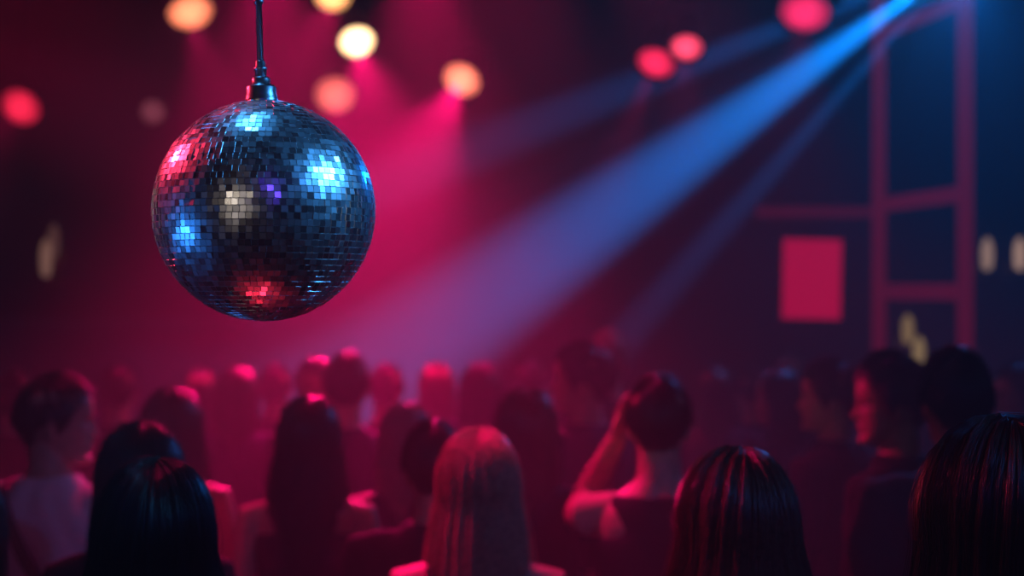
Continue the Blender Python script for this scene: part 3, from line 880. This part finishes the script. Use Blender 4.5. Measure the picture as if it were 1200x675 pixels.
#       px   top   d
person(180, 541, 2.40, 'near person with black straight hair, under the mirror ball at the bottom', True, 4, 0, 4, 2, hair=LONG(len=.46, vol=.008, widen=.60, fly=.035, part=.03), hcol='black', topc='black', q='near')
person(866, 529, 2.50, 'near person with glossy brown hair, right of the picture middle at the bottom', True, 6, 0, -2, -2, hair=LONG(len=.46, vol=.012, widen=.42, fly=.05, part=.10), hcol='brown', topc='black', q='near')
person(1180, 497, 2.00, 'near person with long black hair filling the bottom right corner', True, 8, 0, 4, 0, hair=LONG(len=.55, vol=.016, widen=.25, fly=.02), hcol='black', topc='black', topst='long', q='near')
person(-62, 546, 2.75, 'person in light blue cut by the bottom left corner', True, -6, 0, 0, hair=LONG(len=.34, vol=.010, widen=.05), hcol='black', topc='blue', q='mid')
person(1122, 413, 3.80, 'dark-haired man seen from behind, in front of the grid frame', False, 4, -6, 0, hair=SHORT(vol=.016), hcol='black', skin_i=1, topst='tee', topc='charcoal')
E_, _ = person(1046, 423, 4.42, 'man with thick dark hair in profile to the left, on the right', False, 52, 38, -2, hair=SHORT(vol=.026, quiff=.012), hcol='black', skin_i=1, topst='long', topc='black', face=True)
person(974, 426, 5.25, 'man in profile to the left, just behind the thick-haired man', False, 50, 30, 0, hair=SHORT(vol=.018), hcol='black', skin_i=0, topst='long', topc='black', face=True)
person(916, 432, 6.00, 'woman turned to the left, far back below the red panel', True, 60, 25, 0, hair=LONG(len=.3, vol=.006), hcol='dark', topst='tee', topc='black', q='far')
person(772, 443, 4.00, 'short-haired man in a tank top with his left hand at his face', False, -4, -4, 2, poses=('face', 'down'), hair=SHORT(vol=.012), hcol='dark', skin_i=0, topst='tank', topc='black')
person(684, 406, 5.40, 'tall man looking left, behind the man in the tank top', False, 40, 40, 2, hair=SHORT(vol=.018), hcol='black', skin_i=0, topst='tee', topc='plum', q='mid', face=True)
person(617, 456, 4.45, 'woman with long dark hair, behind the blonde woman on the right', True, 0, 6, 0, hair=LONG(len=.42, vol=.006, widen=.1), hcol='brown', topc='black')
person(565, 426, 6.20, 'far woman with dark hair, above the blonde woman', True, 4, 0, 0, hair=LONG(len=.35, vol=.008), hcol='dark', topc='black', q='far')
person(560, 504, 3.40, 'woman with long straight blonde hair, in the middle of the crowd', True, -2, 0, 3, 0, hair=LONG(len=.52, vol=.010, widen=.34, fly=.04, back=.02, lift=.6), hcol='blonde', topst='tank', topc='black', q='near')
person(508, 498, 3.95, 'short dark-haired person directly left of the blonde woman', False, 6, 0, 0, hair=SHORT(vol=.018), hcol='dark', topc='black')
person(475, 473, 4.85, 'woman with long light hair, left of and behind the blonde woman', True, -4, 4, 0, hair=LONG(len=.46, vol=.006, widen=.15), hcol='ash', topst='tank', topc='black')
person(361, 466, 4.40, 'woman with long dark brown hair below the right half of the ball', True, 2, 0, 2, hair=LONG(len=.48, vol=.010, widen=.35), hcol='dark', topst='tank', topc='plum')
person(372, 421, 6.05, 'far person with a face lit red, below the right side of the ball', False, 150, 10, 0, hair=SHORT(vol=.012), hcol='dark', topc='black', q='far', face=True)
person(406, 416, 5.60, 'far dark-haired man from behind, right of the red-lit face', False, 0, 0, 0, hair=SHORT(vol=.014), hcol='black', topc='navy', q='far')
person(200, 456, 4.80, 'woman with dark hair rimmed red, behind the near black-haired person', True, -4, -8, 0, hair=LONG(len=.40, vol=.014, widen=.25), hcol='dark', topst='tank', topc='plum')
person(164, 498, 3.40, 'woman with dark hair just in front of the man in white', True, 4, 6, 0, hair=LONG(len=.45, vol=.014, widen=.2), hcol='black', topc='black')
T_, Ts = person(64, 441, 4.10, 'man in a white shirt looking right, at the left edge', False, -14, -66, -2, hair=SHORT(vol=.010), hcol='dark', skin_i=0, topst='tee', topc='white', face=True)
person(278, 430, 6.40, 'far woman with dark hair below the middle of the ball', True, 0, 0, 0, hair=LONG(len=.36, vol=.006), hcol='dark', topc='navy', q='far')
person(1196, 428, 5.50, 'man with a red-lit face cut by the right picture edge', False, 90, 20, 0, hair=SHORT(vol=.012), hcol='black', skin_i=1, topst='tee', topc='black', q='far', face=True)
# the far rows
person(714, 390, 6.40, 'far person with pale hair behind the tall man looking left', True, 6, 0, 0, hair=SHORT(vol=.014), hcol='ash', topst='tee', topc='black', q='far')
person(838, 428, 6.60, 'far woman in a plum top, right of the man in the tank top', True, -6, 0, 0, hair=LONG(len=.35), hcol='dark', topc='plum', q='far')
person(882, 434, 7.20, 'far man in navy left of the woman below the red panel', False, 10, 0, 0, hair=SHORT(vol=.012), hcol='black', topc='navy', q='far')
person(452, 428, 6.80, 'far man in black, right of the far dark-haired man', False, -8, 0, 0, hair=SHORT(vol=.010), hcol='dark', topc='black', q='far')
person(512, 424, 7.20, 'far woman with long hair, left of the far woman above the blonde', True, 0, 10, 0, hair=LONG(len=.38), hcol='brown', topc='navy', q='far')
person(138, 430, 6.60, 'far man behind the red-rimmed woman, near the left', False, 4, 0, 0, hair=SHORT(vol=.012), hcol='black', topc='black', q='far')
person(236, 432, 7.20, 'far woman in black below the left half of the ball', True, 0, 0, 0, hair=LONG(len=.35), hcol='dark', topc='black', q='far')
person(1022, 428, 6.80, 'far woman behind the man with thick dark hair', True, 20, 0, 0, hair=LONG(len=.35), hcol='dark', topc='navy', q='far')
person(622, 424, 7.40, 'far man in the rearmost row above the woman with long dark hair', False, 0, 0, 0, hair=SHORT(vol=.012), hcol='black', topc='plum', q='far')
person(322, 428, 7.00, 'far man in the rearmost row below the ball', False, -6, 0, 0, hair=SHORT(vol=.012), hcol='black', topc='black', q='far')
person(20, 436, 6.20, 'far man behind the man in the white shirt', False, 0, 0, 0, hair=SHORT(vol=.012), hcol='black', topc='black', q='far')
person(928, 410, 7.60, 'rearmost man with a face lit red, right below the red panel', False, 165, 0, 0, hair=SHORT(vol=.012), hcol='black', topc='black', q='far', face=True)

# dark strap of a bag across the back of the man in white
def bag():
    s = Ts
    root = empty('crossbody_bag', T_.location, T_.rotation_euler); root.scale = (s, s, s)
    tag(root, 'dark crossbody bag with strap over the white shirt at the left edge', 'bag')
    A, B = Vector((-.105, 0, 1.475)), Vector((.185, 0, .98))
    def side(sgn):
        out = []
        for t in np.linspace(0, 1, 26):
            p = A.lerp(B, t); rx, ry, yc = torso_at(p.z, False)
            fl = .08 * max(0, 1.05 - p.z)
            yy = (ry + .026 + fl) * max(0, 1 - (abs(p.x) / (rx + .034 + fl)) ** 2.3) ** .44
            out.append(Vector((p.x, yc + sgn * yy, p.z)))
        return out
    loop = side(-1) + side(1)[::-1]
    w = (Vector((A.x - B.x, 0, A.z - B.z))).normalized().cross(Vector((0, 1, 0))) * .019
    rings = []
    n = len(loop)
    V, F = [], []
    for i, p in enumerate(loop):
        ctr = Vector((p.x, 0, p.z)); o = Vector((0, p.y, 0)); o = (p - (A + B) / 2); o = (o - w.normalized() * o.dot(w.normalized())).normalized() * .003
        V += [p - w - o, p + w - o, p + w + o, p - w + o]
    for i in range(n):
        j = (i + 1) % n
        for k in range(4):
            F.append((i * 4 + k, i * 4 + (k + 1) % 4, j * 4 + (k + 1) % 4, j * 4 + k))
    mb = MB(); mb.add(V, F); mb.build('strap', CLOTH['leather'], root, smooth=False)
    mb = MB(); mb.box((.235, -.02, .90), (.07, .22, .17)); mb.build('pouch', CLOTH['leather'], root, bevel=.02)
bag()

for i in range(len(PEOPLE)):
    for j in range(i):
        d = (PEOPLE[i][1] - PEOPLE[j][1]).xy.length
        if d < .40: print('CLOSE', PEOPLE[i][0]['label'], '|', PEOPLE[j][0]['label'], round(d, 2))

# ------------------------------------------------------------------ haze, camera
w = bpy.data.worlds.new('club_air'); SC.world = w; w.use_nodes = True
nt = w.node_tree
bg = nt.nodes.get('Background'); bg.inputs['Color'].default_value = (0, 0, 0, 1); bg.inputs['Strength'].default_value = 0
vs = nt.nodes.new('ShaderNodeVolumeScatter'); vs.inputs['Density'].default_value = 0.03; vs.inputs['Anisotropy'].default_value = 0.25
vs.inputs['Color'].default_value = (1, 1, 1, 1)
nt.links.new(vs.outputs['Volume'], nt.nodes['World Output'].inputs['Volume'])

cd = bpy.data.cameras.new('camera'); cam = bpy.data.objects.new('camera', cd); COL.objects.link(cam)
cam.location = (0, 0, CAMZ); cam.rotation_euler = (R(90), 0, 0)
cd.sensor_width = 36; cd.lens = 54
cd.dof.use_dof = True; cd.dof.focus_distance = 2.0; cd.dof.aperture_fstop = 2.4
SC.camera = cam
SC.view_settings.view_transform = 'Standard'; SC.view_settings.look = 'None'
SC.cycles.max_bounces = 5; SC.cycles.diffuse_bounces = 2; SC.cycles.glossy_bounces = 3; SC.cycles.volume_bounces = 0
SC.cycles.sample_clamp_indirect = 4.0
